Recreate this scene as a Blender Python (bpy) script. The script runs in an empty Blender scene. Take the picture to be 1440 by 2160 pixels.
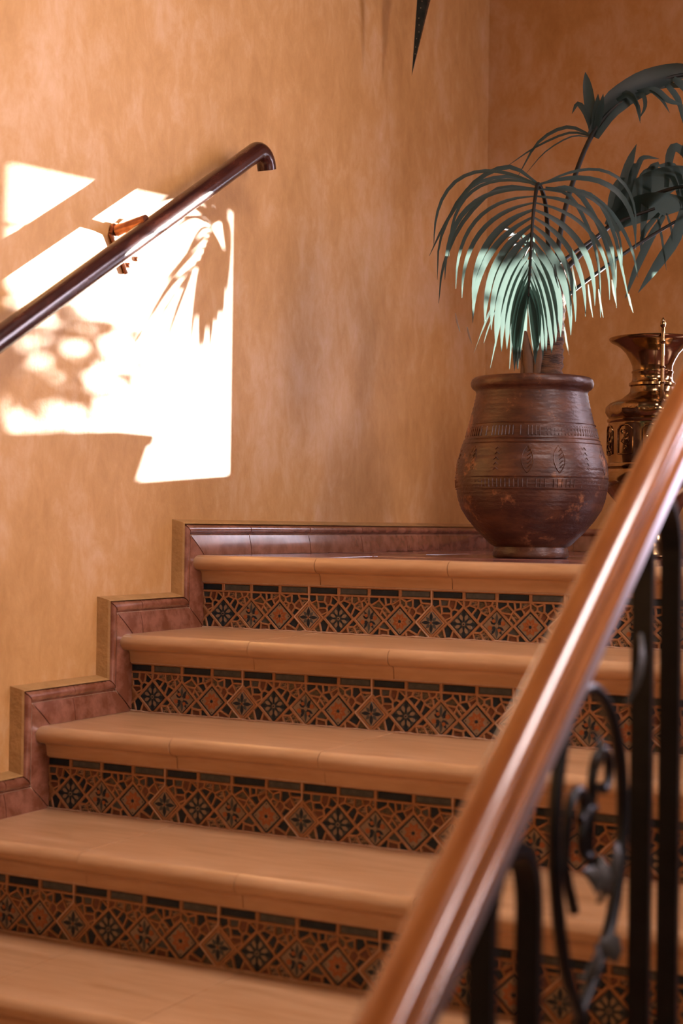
import bpy, bmesh, math, random
from mathutils import Vector, Matrix
R = math.radians
C = bpy.context.scene.collection
SC = bpy.context.scene
random.seed(7)

# ------------------------------------------------------------------ camera
FPX = 3300.6                       # focal length in pixels of a 1440 x 2160 frame
CAM = Vector((2.02946, -3.11859, 0.07739))
YAW, PIT, ROL = 0.48802, 0.00779, 0.01315
_r = Vector((math.cos(YAW), math.sin(YAW), 0))
_w = Vector((-math.sin(YAW) * math.cos(PIT), math.cos(YAW) * math.cos(PIT), math.sin(PIT)))
_u = _r.cross(_w)
CR = _r * math.cos(ROL) + _u * math.sin(ROL)
CU = -_r * math.sin(ROL) + _u * math.cos(ROL)
cd = bpy.data.cameras.new('camera'); cam = bpy.data.objects.new('camera', cd); C.objects.link(cam)
cam.matrix_world = Matrix(((CR.x, CU.x, -_w.x, CAM.x), (CR.y, CU.y, -_w.y, CAM.y), (CR.z, CU.z, -_w.z, CAM.z), (0, 0, 0, 1)))
cd.sensor_fit = 'VERTICAL'; cd.sensor_height = 36; cd.sensor_width = 24
cd.lens = FPX / 2160 * 36
cd.clip_start = 0.05
cd.dof.use_dof = True; cd.dof.focus_distance = 3.85; cd.dof.aperture_fstop = 3.6
SC.camera = cam

def at(u, v, y):
    """world point that stands at depth plane y and is seen at pixel u, v"""
    d = _w + CR * ((u - 720) / FPX) - CU * ((v - 1080) / FPX)
    return CAM + d * ((y - CAM.y) / d.y)

# ------------------------------------------------------------------ light
wd = bpy.data.worlds.new('sky'); SC.world = wd; wd.use_nodes = True
bg = wd.node_tree.nodes['Background']
bg.inputs[0].default_value = (0.74, 0.70, 0.86, 1); bg.inputs[1].default_value = 7.0
SUND = Vector((-0.42, -1.0, -0.070)).normalized()
sd = bpy.data.lights.new('sun', 'SUN'); sd.energy = 40; sd.angle = R(0.53); sd.color = (1.0, 0.93, 0.86)
so = bpy.data.objects.new('sun', sd); C.objects.link(so); so.rotation_euler = SUND.to_track_quat('-Z', 'Y').to_euler()
so.location = (2, 5, 3)

def area(name, loc, aim, sx, sy, energy, col):
    d = bpy.data.lights.new(name, 'AREA'); d.shape = 'RECTANGLE'; d.size = sx; d.size_y = sy; d.energy = energy; d.color = col
    o = bpy.data.objects.new(name, d); C.objects.link(o); o.location = loc
    o.rotation_euler = (Vector(aim) - Vector(loc)).to_track_quat('-Z', 'Y').to_euler()
    return o
area('side_fill_light', (3.5, -1.05, 1.15), (0.0, -0.75, 0.75), 0.35, 0.9, 23, (1.0, 0.80, 0.80)).data.spread = R(105)  # added lamp for light from the right; no window is built there
area('front_fill_light', (2.7, -4.4, 1.2), (0.2, 0.2, 0.4), 0.5, 1.0, 12, (1.0, 0.80, 0.60))  # added warm fill on the back wall; the front wall has no window
area('overhead_fill_light', (1.9, -0.9, 2.8), (0.5, -1.4, -0.5), 0.9, 0.8, 37, (1.0, 0.84, 0.82)).data.spread = R(125)  # added overhead fill that brightens the treads; the ceiling has no opening
area('landing_window_light', (2.68, 1.90, 1.35), (0.0, -1.0, 0.3), 0.72, 1.5, 46, (1.0, 0.82, 0.96))
SC.view_settings.view_transform = 'Standard'; SC.view_settings.look = 'None'
SC.view_settings.gamma = 1; SC.view_settings.use_curve_mapping = False
SC.view_settings.exposure = 0.04

# ------------------------------------------------------------------ materials
def mat(name, col, rough=0.6, metal=0.0, var=None, scale=8.0, stretch=(1, 1, 1), bump=0.0, bscale=60.0, spec=0.5, coat=0.0,
        detail=6.0, mid=(0.35, 0.7), transl=0.0, coords='Object', rvar=0.0):
    m = bpy.data.materials.new(name); m.use_nodes = True
    nt = m.node_tree; b = nt.nodes['Principled BSDF']
    b.inputs['Base Color'].default_value = (*col, 1); b.inputs['Roughness'].default_value = rough
    b.inputs['Metallic'].default_value = metal; b.inputs['Specular IOR Level'].default_value = spec
    b.inputs['Coat Weight'].default_value = coat; b.inputs['Coat Roughness'].default_value = 0.12
    tc = nt.nodes.new('ShaderNodeTexCoord'); mp = nt.nodes.new('ShaderNodeMapping')
    mp.inputs['Scale'].default_value = stretch
    nt.links.new(tc.outputs[coords], mp.inputs['Vector'])
    if var:
        n = nt.nodes.new('ShaderNodeTexNoise'); n.inputs['Scale'].default_value = scale; n.inputs['Detail'].default_value = detail
        n.inputs['Roughness'].default_value = 0.62
        rp = nt.nodes.new('ShaderNodeValToRGB')
        rp.color_ramp.elements[0].position = mid[0]; rp.color_ramp.elements[1].position = mid[1]
        rp.color_ramp.elements[0].color = (*col, 1); rp.color_ramp.elements[1].color = (*var, 1)
        nt.links.new(mp.outputs[0], n.inputs['Vector']); nt.links.new(n.outputs['Fac'], rp.inputs[0])
        nt.links.new(rp.outputs[0], b.inputs['Base Color'])
        m['ramp'] = rp.name
        if rvar:
            mr = nt.nodes.new('ShaderNodeMapRange'); mr.inputs[3].default_value = rough - rvar; mr.inputs[4].default_value = rough + rvar
            nt.links.new(n.outputs['Fac'], mr.inputs[0]); nt.links.new(mr.outputs[0], b.inputs['Roughness'])
    if bump:
        n2 = nt.nodes.new('ShaderNodeTexNoise'); n2.inputs['Scale'].default_value = bscale; n2.inputs['Detail'].default_value = 5
        bp = nt.nodes.new('ShaderNodeBump'); bp.inputs['Strength'].default_value = bump; bp.inputs['Distance'].default_value = 0.004
        nt.links.new(mp.outputs[0], n2.inputs['Vector']); nt.links.new(n2.outputs['Fac'], bp.inputs['Height'])
        nt.links.new(bp.outputs[0], b.inputs['Normal'])
    if transl:
        tr = nt.nodes.new('ShaderNodeBsdfTranslucent'); tr.inputs[0].default_value = (0.27, 0.40, 0.35, 1)
        mx = nt.nodes.new('ShaderNodeMixShader'); mx.inputs[0].default_value = transl
        out = nt.nodes['Material Output']
        nt.links.new(b.outputs[0], mx.inputs[1]); nt.links.new(tr.outputs[0], mx.inputs[2]); nt.links.new(mx.outputs[0], out.inputs[0])
    return m

def plaster():
    m = bpy.data.materials.new('ochre_plaster'); m.use_nodes = True; nt = m.node_tree; b = nt.nodes['Principled BSDF']
    N = nt.nodes.new; L = nt.links.new
    b.inputs['Roughness'].default_value = 0.5; b.inputs['Specular IOR Level'].default_value = 0.5
    tc = N('ShaderNodeTexCoord')
    def noise(scale, st, det=6, rough=0.6, dist=0.0):
        mp = N('ShaderNodeMapping'); mp.inputs['Scale'].default_value = st; L(tc.outputs['Object'], mp.inputs['Vector'])
        n = N('ShaderNodeTexNoise'); n.inputs['Scale'].default_value = scale; n.inputs['Detail'].default_value = det
        n.inputs['Roughness'].default_value = rough; n.inputs['Distortion'].default_value = dist; L(mp.outputs[0], n.inputs['Vector']); return n
    n1 = noise(2.4, (1, 1, 0.75), 9, 0.68, 0.3); n2 = noise(16, (1, 1, 0.55), 10, 0.72, 0.4); n3 = noise(160, (1, 1, 1), 4)
    mx = N('ShaderNodeMix'); mx.data_type = 'FLOAT'; mx.inputs[0].default_value = 0.45
    L(n1.outputs['Fac'], mx.inputs[2]); L(n2.outputs['Fac'], mx.inputs[3])
    rp = N('ShaderNodeValToRGB'); e = rp.color_ramp.elements
    e[0].position = 0.36; e[0].color = (0.46, 0.225, 0.062, 1); e[1].position = 0.64; e[1].color = (0.68, 0.43, 0.235, 1)
    x = e.new(0.5); x.color = (0.58, 0.31, 0.105, 1)
    L(mx.outputs[0], rp.inputs[0]); L(rp.outputs[0], b.inputs['Base Color'])
    bp = N('ShaderNodeBump'); bp.inputs['Strength'].default_value = 0.28; bp.inputs['Distance'].default_value = 0.004
    ad = N('ShaderNodeMath'); ad.operation = 'MULTIPLY_ADD'; ad.inputs[1].default_value = 0.35
    L(n3.outputs['Fac'], ad.inputs[0]); L(n2.outputs['Fac'], ad.inputs[2]); L(ad.outputs[0], bp.inputs['Height']); L(bp.outputs[0], b.inputs['Normal'])
    return m

M = {}
M['plaster'] = plaster()
M['shaded_plaster_edge'] = mat('shaded_plaster_edge', (0.34, 0.18, 0.055), 0.75, var=(0.46, 0.25, 0.085), scale=20, bump=0.5, bscale=90)  # shade on the returns is put into this darker colour
M['ceiling'] = mat('ceiling_boards', (0.16, 0.09, 0.05), 0.7, var=(0.22, 0.12, 0.07), scale=4)
M['brownwall'] = mat('brown_plaster', (0.26, 0.15, 0.08), 0.8, var=(0.32, 0.19, 0.10), scale=4)
M['tread'] = mat('glazed_terracotta', (0.45, 0.240, 0.105), 0.32, var=(0.60, 0.365, 0.195), scale=7, stretch=(1, 6, 6), bump=0.06, bscale=18, spec=0.5, coat=0.15, mid=(0.3, 0.75))
M['clay'] = mat('ridge_terracotta', (0.30, 0.130, 0.052), 0.42, var=(0.42, 0.205, 0.090), scale=60, bump=0.3, bscale=200, spec=0.4)
M['grout'] = mat('grout', (0.40, 0.24, 0.14), 0.8, var=(0.52, 0.33, 0.21), scale=80, bump=0.4, bscale=220)
M['pale_grout'] = mat('pale_grout', (0.50, 0.33, 0.21), 0.8, var=(0.62, 0.44, 0.30), scale=80, bump=0.3, bscale=220)
M['skirt'] = mat('plum_glazed_tile', (0.19, 0.062, 0.030), 0.26, var=(0.31, 0.125, 0.075), scale=24, bump=0.03, bscale=30, spec=0.8, coat=1.0, mid=(0.42, 0.62), detail=9)
M['floor'] = mat('plum_floor_tile', (0.16, 0.055, 0.05), 0.22, var=(0.25, 0.10, 0.09), scale=12, bump=0.06, bscale=25, spec=0.6, coat=0.6)
M['navy'] = mat('navy_glaze', (0.006, 0.014, 0.022), 0.34, var=(0.014, 0.028, 0.040), scale=70, spec=0.3)
M['slate'] = mat('slate_glaze', (0.050, 0.055, 0.052), 0.4, var=(0.085, 0.085, 0.075), scale=90, spec=0.3)
M['rust'] = mat('rust_glaze', (0.11, 0.035, 0.018), 0.4, var=(0.17, 0.058, 0.025), scale=90)
M['moss'] = mat('moss_glaze', (0.035, 0.035, 0.022), 0.35, var=(0.12, 0.085, 0.05), scale=300, mid=(0.45, 0.55))
M['cream'] = mat('cream_glaze', (0.29, 0.20, 0.12), 0.4, var=(0.20, 0.13, 0.075), scale=60)
M['flower'] = mat('orange_flower_glaze', (0.36, 0.11, 0.030), 0.35, var=(0.28, 0.075, 0.02), scale=80)
M['speck'] = mat('speckled_glaze', (0.022, 0.022, 0.022), 0.35, var=(0.33, 0.20, 0.11), scale=260, mid=(0.47, 0.53), detail=2)
M['lacquer'] = mat('dark_lacquered_wood', (0.022, 0.006, 0.005), 0.26, var=(0.07, 0.016, 0.008), scale=14, stretch=(6, 1, 1), coat=0.3, bump=0.12, bscale=45, rvar=0.06)
M['wood'] = mat('orange_varnished_wood', (0.24, 0.070, 0.014), 0.26, var=(0.40, 0.14, 0.030), scale=9, stretch=(9, 0.8, 0.8), coat=0.9, bump=0.04, bscale=30)
M['strip'] = mat('polished_channel', (0.62, 0.60, 0.66), 0.28, metal=1.0)
M['iron'] = mat('black_iron', (0.003, 0.004, 0.006), 0.36, var=(0.008, 0.010, 0.013), scale=40, spec=0.35, bump=0.15, bscale=120)
M['bronze'] = mat('bronze_leaf', (0.020, 0.019, 0.015), 0.5, metal=0.1, var=(0.045, 0.040, 0.030), scale=50, bump=0.2, bscale=90)
M['brass'] = mat('aged_brass', (0.42, 0.27, 0.13), 0.16, metal=1.0, var=(0.22, 0.13, 0.065), scale=14, bump=0.05, bscale=60, rvar=0.06)
M['bracket'] = mat('copper_bracket', (0.40, 0.17, 0.09), 0.28, metal=0.9, var=(0.25, 0.09, 0.05), scale=40, bump=0.2, bscale=90)
M['plate'] = mat('painted_plate', (0.66, 0.40, 0.20), 0.5)
M['pot'] = mat('worn_terracotta', (0.060, 0.020, 0.011), 0.40, var=(0.135, 0.050, 0.022), scale=9, stretch=(1, 1, 2.2), bump=0.35, bscale=60, spec=0.5, mid=(0.46, 0.66), detail=12)
M['potworn'] = mat('pot_rim', (0.10, 0.030, 0.018), 0.5, var=(0.15, 0.05, 0.028), scale=12, bump=0.3, bscale=60)
M['soil'] = mat('soil', (0.03, 0.018, 0.012), 0.95, bump=0.8, bscale=60)
M['trunk'] = mat('palm_trunk', (0.045, 0.020, 0.010), 0.8, var=(0.20, 0.085, 0.035), scale=26, stretch=(1, 1, 4), bump=1.0, bscale=50, mid=(0.4, 0.65))
M['fibre'] = mat('leaf_sheath_fibre', (0.10, 0.05, 0.025), 0.8, var=(0.16, 0.08, 0.04), scale=40, stretch=(1, 1, 0.2), bump=0.6, bscale=70)
M['leaf'] = mat('palm_leaf', (0.004, 0.011, 0.009), 0.42, var=(0.009, 0.022, 0.018), scale=30, spec=0.2, transl=0.20)
M['dryleaf'] = mat('dry_leaf', (0.40, 0.20, 0.11), 0.6, var=(0.5, 0.3, 0.2), scale=40, transl=0.3)
M['stem'] = mat('palm_stem', (0.006, 0.010, 0.008), 0.5, var=(0.025, 0.016, 0.010), scale=30, spec=0.2)
M['tin'] = mat('dark_tin', (0.012, 0.016, 0.014), 0.42, metal=0.6, var=(0.03, 0.035, 0.03), scale=60, bump=0.2, bscale=120)
M['rivet'] = mat('brass_rivet', (0.6, 0.5, 0.36), 0.3, metal=1.0)
M['winframe'] = mat('window_frame_paint', (0.16, 0.08, 0.04), 0.5, var=(0.22, 0.11, 0.06), scale=20)
M['bark'] = mat('shrub_bark', (0.10, 0.06, 0.04), 0.9, bump=0.4)
M['shrub'] = mat('shrub_leaf', (0.04, 0.10, 0.03), 0.5)
M['lowfloor'] = mat('hall_floor', (0.36, 0.18, 0.10), 0.4, var=(0.42, 0.22, 0.12), scale=5)

# worn light patches low on the pot
def pot_wear(m):
    nt = m.node_tree; b = nt.nodes['Principled BSDF']; rp = nt.nodes[m['ramp']]
    N = nt.nodes.new; L = nt.links.new
    tc = N('ShaderNodeTexCoord'); n = N('ShaderNodeTexNoise'); n.inputs['Scale'].default_value = 11; n.inputs['Detail'].default_value = 12
    n.inputs['Roughness'].default_value = 0.7
    L(tc.outputs['Object'], n.inputs['Vector'])
    cr = N('ShaderNodeValToRGB'); cr.color_ramp.elements[0].position = 0.57; cr.color_ramp.elements[1].position = 0.66
    L(n.outputs['Fac'], cr.inputs[0])
    mx = N('ShaderNodeMix'); mx.data_type = 'RGBA'; mx.inputs[7].default_value = (0.34, 0.14, 0.06, 1)
    L(cr.outputs[0], mx.inputs[0]); L(rp.outputs[0], mx.inputs[6]); L(mx.outputs[2], b.inputs['Base Color'])
pot_wear(M['pot'])

# ------------------------------------------------------------------ helpers
def link(name, me, parent=None):
    o = bpy.data.objects.new(name, me); C.objects.link(o)
    if parent is not None: o.parent = parent
    return o
def mesh(name, vs, fs, m, parent=None, smooth=False, mi=None, loc=None):
    me = bpy.data.meshes.new(name); me.from_pydata([tuple(v) for v in vs], [], fs); me.update()
    for k in (m if isinstance(m, (list, tuple)) else [m]): me.materials.append(k)
    if mi:
        for p, i in zip(me.polygons, mi): p.material_index = i
    if smooth: me.polygons.foreach_set('use_smooth', [True] * len(me.polygons))
    o = link(name, me, parent)
    if loc is not None: o.location = loc
    return o
def smooth_by_angle(o, deg=35):
    me = o.data
    bm = bmesh.new(); bm.from_mesh(me)
    bmesh.ops.recalc_face_normals(bm, faces=bm.faces)
    for f in bm.faces: f.smooth = True
    for e in bm.edges:
        e.smooth = not (len(e.link_faces) == 2 and e.calc_face_angle(0) > R(deg))
    bm.to_mesh(me); bm.free(); return o
def empty(name, loc, parent=None):
    o = bpy.data.objects.new(name, None); C.objects.link(o); o.location = loc; o.empty_display_size = 0.05
    if parent is not None: o.parent = parent
    return o
def tag(o, label=None, cat=None, group=None, kind=None):
    if label: o['label'] = label
    if cat: o['category'] = cat
    if group: o['group'] = group
    if kind: o['kind'] = kind
    return o
class MB:
    def __init__(s): s.v = []; s.f = []; s.m = []
    def add(s, vs, fs, mi=0):
        b = len(s.v); s.v += [tuple(x) for x in vs]; s.f += [tuple(i + b for i in f) for f in fs]; s.m += [mi] * len(fs)
    def box(s, x0, y0, z0, x1, y1, z1, mi=0):
        s.add([(x0, y0, z0), (x1, y0, z0), (x1, y1, z0), (x0, y1, z0), (x0, y0, z1), (x1, y0, z1), (x1, y1, z1), (x0, y1, z1)],
              [(0, 3, 2, 1), (4, 5, 6, 7), (0, 1, 5, 4), (1, 2, 6, 5), (2, 3, 7, 6), (3, 0, 4, 7)], mi)
    def tube(s, pts, rad, n=10, mi=0, cap=True, flat=None):
        pts = [Vector(p) for p in pts]; k = len(pts)
        if not hasattr(rad, '__len__'): rad = [rad] * k
        up = None; rings = []
        for i, p in enumerate(pts):
            t = (pts[min(i + 1, k - 1)] - pts[max(i - 1, 0)]).normalized()
            if up is None:
                up = Vector((0, 0, 1)) if abs(t.z) < 0.9 else Vector((1, 0, 0))
            a = (up - t * up.dot(t)).normalized(); b = t.cross(a); up = a
            rings.append([p + (a * math.cos(2 * math.pi * j / n) + b * math.sin(2 * math.pi * j / n) * (flat or 1)) * rad[i] for j in range(n)])
        vs = [q for r in rings for q in r]; fs = []
        for i in range(k - 1):
            for j in range(n):
                fs.append((i * n + j, i * n + (j + 1) % n, (i + 1) * n + (j + 1) % n, (i + 1) * n + j))
        if cap: fs.append(tuple(range(n))[::-1]); fs.append(tuple((k - 1) * n + j for j in range(n)))
        s.add(vs, fs, mi)
    def lathe(s, prof, n=48, c=(0, 0, 0), mi=0, mod=None):
        vs = []
        for r, z in prof:
            for j in range(n):
                a = 2 * math.pi * j / n; rr = r if mod is None else mod(r, z, a)
                vs.append((c[0] + rr * math.cos(a), c[1] + rr * math.sin(a), c[2] + z))
        fs = []
        for i in range(len(prof) - 1):
            for j in range(n): fs.append((i * n + j, i * n + (j + 1) % n, (i + 1) * n + (j + 1) % n, (i + 1) * n + j))
        s.add(vs, fs, mi)
    def build(s, name, m, parent=None, smooth=None, loc=None):
        o = mesh(name, s.v, s.f, m, parent, mi=s.m, loc=loc)
        if smooth: smooth_by_angle(o, smooth)
        return o
def catmull(P, n=8):
    P = [Vector(p) for p in P]; Q = [P[0] * 2 - P[1]] + P + [P[-1] * 2 - P[-2]]; out = []
    for i in range(1, len(Q) - 2):
        a, b, c, d = Q[i - 1:i + 3]
        for k in range(n):
            t = k / n
            out.append(0.5 * ((2 * b) + (c - a) * t + (2 * a - 5 * b + 4 * c - d) * t * t + (3 * b - a - 3 * c + d) * t ** 3))
    out.append(P[-1]); return out

# ------------------------------------------------------------------ measures
SH, SD = 0.17, 0.28396            # step height, step depth
NS = 7                            # steps built
XR = 1.60                         # right end of the flight
WX = -0.028                       # face of the left wall
YB = 1.78                         # face of the back wall
PX0, PP, PA = -0.0132, 0.07671, 0.0343   # diamond lattice of the riser tiles

# ------------------------------------------------------------------ room shell
def struct(name, mb, m, smooth=None):
    return tag(mb.build(name, m, smooth=smooth), kind='structure')
b = MB(); b.box(WX - 0.25, -5.2, -1.75, WX, YB, 2.9); wall_left = struct('wall_left', b, M['plaster'])
# back wall with two openings (pane 1 lets the patch of sun in, pane 2 is added and sized to light the palm)
WO = [(0.655, 0.310, 1.10, 0.975), (1.17, 0.59, 1.70, 0.83), (2.30, 0.58, 3.06, 2.12)]
b = MB(); y0, y1 = YB, YB + 0.24
X_ = [WX - 0.25, 0.655, 1.10, 1.17, 1.70, 2.30, 3.06, 3.8]
for i in range(7):
    if i in (1, 3, 5):
        o_ = WO[i // 2]; b.box(X_[i], y0, -1.75, X_[i + 1], y1, o_[1]); b.box(X_[i], y0, o_[3], X_[i + 1], y1, 2.9)
    else: b.box(X_[i], y0, -1.75, X_[i + 1], y1, 2.9)
wall_back = struct('wall_back', b, M['plaster'])
b = MB(); b.box(WX - 0.25, -5.4, -1.75, 3.8, -5.2, 2.9); struct('wall_front', b, M['brownwall'])
b = MB(); b.box(3.6, -5.2, -1.75, 3.8, YB, 2.9); struct('wall_right', b, M['brownwall'])
b = MB(); b.box(WX - 0.25, -5.2, 2.9, 3.8, YB + 0.24, 3.0); struct('ceiling', b, M['ceiling'])
b = MB(); b.box(WX, -5.2, -1.80, 3.6, YB, -1.75); struct('floor', b, M['lowfloor'])
for k, (x0, z0, x1, z1) in enumerate(WO):
    w = tag(empty('window_%d' % (k + 1), ((x0 + x1) / 2, YB + 0.03, z0)), kind='structure')
    t = 0.022; lo = Vector(w.location)
    def fr(a, bb, c, d, w=w, lo=lo):
        q = MB(); q.box(a - lo.x, 0.005, bb - lo.z, c - lo.x, 0.028, d - lo.z); q.build('window_frame', M['winframe'], w)
    fr(x0 - 0.0, z0 - 0.0, x0 + 0.003, z1); fr(x1 - 0.003, z0, x1, z1); fr(x0, z0, x1, z0 + 0.003); fr(x0, z1 - 0.003, x1, z1)

sp_ = tag(empty('sun_notch_planter', (0.98, YB + 0.11, 0.310)), 'added unseen clay planter trough on the sill, blocking part of the sun patch', 'planter')  # added out of view; blocks sun to notch the patch on the wall
q = MB(); pr_ = []
for hx, hy, z in ((0.096, 0.06, 0.0), (0.112, 0.07, 0.088), (0.118, 0.076, 0.090), (0.120, 0.078, 0.118), (0.110, 0.068, 0.118), (0.100, 0.06, 0.09)): pr_ += [(-hx, -hy, z), (hx, -hy, z), (hx, hy, z), (-hx, hy, z)]
q.add(pr_, [(3, 2, 1, 0), (20, 21, 22, 23)] + [(4 * i + j, 4 * i + (j + 1) % 4, 4 * i + 4 + (j + 1) % 4, 4 * i + 4 + j) for i in range(5) for j in range(4)]); q.build('planter_body', M['clay'], sp_)

# landing: slab and plum floor tiles
landing = tag(empty('floor', (0, 0, 0)), kind='structure'); landing.name = 'floor_landing'
b = MB(); b.box(WX, 0.012, -0.20, 3.6, YB, -0.008); b.build('slab', M['grout'], landing)
T = 0.303
for i in range(12):
    for j in range(6):
        x0, y0 = i * T, 0.015 + (0.21 if 0 else 0) + j * T
        x1, y1 = min(x0 + T - 0.004, 3.6), min(y0 + T - 0.004, YB)
        if x1 - x0 < 0.02 or y1 - y0 < 0.02: continue
        q = MB(); dz = random.uniform(-0.0012, 0.0008)
        e = 0.003
        q.add([(x0, y0, -0.008), (x1, y0, -0.008), (x1, y1, -0.008), (x0, y1, -0.008), (x0 + e, y0 + e, dz), (x1 - e, y0 + e, dz), (x1 - e, y1 - e, dz), (x0 + e, y1 - e, dz)],
              [(4, 5, 6, 7), (0, 1, 5, 4), (1, 2, 6, 5), (2, 3, 7, 6), (3, 0, 4, 7)])
        q.build('floor_tile', M['floor'], landing)

# ------------------------------------------------------------------ stepped skirting on the left wall
SW = 0.073
PROF = [(0.0, 0.0085), (0.015, 0.0072), (0.030, 0.0045), (0.047, 0.0), (0.0485, -0.0025), (0.0500, -0.0025), (0.0515, 0.0005), (0.0535, 0.0035), (0.0575, 0.0062), (0.0625, 0.0066), (0.0675, 0.0045), (0.071, 0.0005), (SW, -0.004), (SW, -0.02)]
def skirt_piece(par, hor, base, p0, p1, c0, c1, mname='skirt'):
    """hor: runs along y at height base; else runs along z with inner line at y=base. c0, c1: mitre slopes"""
    vs = []
    for (p, c) in ((p0, c0), (p1, c1)):
        for s, x in PROF:
            q = p + c * s
            vs.append((x, q, base + s) if hor else (x, base - s, q))
        for s, x in ((SW, -0.02), (0.0, -0.02)):
            q = p + c * s
            vs.append((x, q, base + s) if hor else (x, base - s, q))
    n = len(PROF) + 2
    fs = [(i, (i + 1) % n, n + (i + 1) % n, n + i) for i in range(n)] + [tuple(range(n)), tuple(range(2 * n - 1, n - 1, -1))]
    o = mesh('skirting_tile', vs, fs, M[mname], par); smooth_by_angle(o, 40); return o
sk = tag(empty('baseboard_left', (0, 0, 0)), kind='structure')
G = 0.0016
# landing run
ys = [0.0, 0.216, 0.519, 0.822, 1.116, 1.43, YB]
for i in range(len(ys) - 1):
    skirt_piece(sk, True, 0.0, ys[i] + G, ys[i + 1] - G, -1.0 if i == 0 else 0, 0)
for k in range(NS):
    yr = -k * SD
    # vertical piece beside riser k: from the inner corner on tread k+1 to the outer corner above tread k
    skirt_piece(sk, False, yr, -(k + 1) * SH + G, -k * SH - G, 1.0, 1.0)
    if k < NS - 1:
        yn = yr - SD; seam = yr - SD + 0.044
        seam = {0: -0.245, 1: -0.484}.get(k, yr - 0.5 * SD + 0.01)
        skirt_piece(sk, True, -(k + 1) * SH, yn + G, seam - G / 2, -1.0, 0)
        skirt_piece(sk, True, -(k + 1) * SH, seam + G / 2, yr - G, 0, -1.0)
# grout behind the tiles and rough plaster edge around them
b = MB()
def outl(s, zoff=0.0):
    P = [(YB, s)]
    P.append((-s, s))
    for k in range(NS):
        P.append((-k * SD - s, -(k + 1) * SH + s)); P.append((-(k + 1) * SD - s, -(k + 1) * SH + s))
    return P
A = outl(SW + 0.001); Bo = outl(SW + 0.011)
for i in range(len(A) - 1):
    if i == 0: continue
n = len(A)
import itertools
xs = 0.0015
vs = [(xs, y, z) for y, z in A] + [(xs - 0.004, y, z) for y, z in outl(SW + 0.004)] + [(WX - 0.001, y, z) for y, z in Bo] + [(WX, y, z) for y, z in A]
fs = []
for i in range(n - 1):
    fs += [(i, i + 1, n + i + 1, n + i), (n + i, n + i + 1, 2 * n + i + 1, 2 * n + i), (3 * n + i, 3 * n + i + 1, i + 1, i)]
pe = mesh('shaded_plaster_edge', vs, fs, M['shaded_plaster_edge'], sk)
In = outl(0.0); 
vs = [(-0.0008, y, z) for y, z in outl(SW * 0.66)] + [(-0.0008, y, z) for y, z in In]
fs = [(i, i + 1, n + i + 1, n + i) for i in range(n - 1)]
mesh('grout_bed', vs, fs, M['pale_grout'], sk)
# skirting on the back wall
sb = tag(empty('baseboard_back', (0, YB, 0)), kind='structure')
x = 0.0
while x < 3.55:
    x1 = min(x + 0.303, 3.6); vs = []
    for q in (x + G / 2, x1 - G / 2):
        for s, d in PROF + [(SW, -0.02), (0.0, -0.02)]: vs.append((q, -0.022 - d, s))
    m_ = len(PROF) + 2
    o = mesh('skirting_tile', vs, [(i, (i + 1) % m_, m_ + (i + 1) % m_, m_ + i) for i in range(m_)] + [tuple(range(m_)), tuple(range(2 * m_ - 1, m_ - 1, -1))], M['skirt'], sb)
    smooth_by_angle(o, 40); x = x1

# ------------------------------------------------------------------ relief riser tile pieces
def clip(poly, a, b_, c):
    """keep the side a*x + b*y <= c"""
    out = []
    for i in range(len(poly)):
        p, q = poly[i], poly[(i + 1) % len(poly)]
        dp, dq = a * p[0] + b_ * p[1] - c, a * q[0] + b_ * q[1] - c
        if dp <= 0: out.append(p)
        if dp * dq < 0:
            t = dp / (dp - dq); out.append((p[0] + (q[0] - p[0]) * t, p[1] + (q[1] - p[1]) * t))
    return out
def area2(p): return 0.5 * sum(p[i][0] * p[(i + 1) % len(p)][1] - p[(i + 1) % len(p)][0] * p[i][1] for i in range(len(p)))
def inset(poly, d):
    if area2(poly) < 0: poly = poly[::-1]
    out = list(poly)
    for i in range(len(poly)):
        p, q = poly[i], poly[(i + 1) % len(poly)]
        ex, ey = q[0] - p[0], q[1] - p[1]; l = math.hypot(ex, ey)
        if l < 1e-6: continue
        nx, ny = ey / l, -ex / l
        out = clip(out, nx, ny, nx * p[0] + ny * p[1] - d)
        if len(out) < 3: return []
    return out
def voronoi(poly, seeds):
    cells = []
    for i, s in enumerate(seeds):
        c = poly
        for j, t in enumerate(seeds):
            if i == j: continue
            a, b_ = t[0] - s[0], t[1] - s[1]
            c = clip(c, a, b_, (t[0] ** 2 + t[1] ** 2 - s[0] ** 2 - s[1] ** 2) / 2)
            if len(c) < 3: break
        if len(c) >= 3: cells.append(c)
    return cells
rng = random.Random(11)
def seeds_in(poly, n, dmin):
    xs_, zs_ = [p[0] for p in poly], [p[1] for p in poly]; S = []
    for _ in range(4000):
        p = (rng.uniform(min(xs_), max(xs_)), rng.uniform(min(zs_), max(zs_)))
        ok = all(((q[0] - p[0]) * (r[1] - p[1]) - (q[1] - p[1]) * (r[0] - p[0])) > 0 for q, r in zip(poly, poly[1:] + poly[:1]))
        if ok and all(math.hypot(p[0] - s[0], p[1] - s[1]) > dmin for s in S): S.append(p)
        if len(S) >= n: break
    return S
HP = PP / 2; FT = 0.0865; TOP = 0.110; BZ0, BZ1 = 0.0895, 0.1025
TW = 4 * PP
cells_pat = []
for g in range(4):
    cx = (g + 0.5) * PP
    pent = [(cx, PA), (cx + HP, PA + HP), (cx + HP, FT), (cx - HP, FT), (cx - HP, PA + HP)]
    up = voronoi(pent, seeds_in(pent, 10, 0.0108))
    tri = [(cx, PA), (cx - PA, 0.0), (cx + PA, 0.0)]
    lowc = voronoi(tri, seeds_in(tri, 4, 0.0105))
    cells_pat.append(up + lowc)
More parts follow.
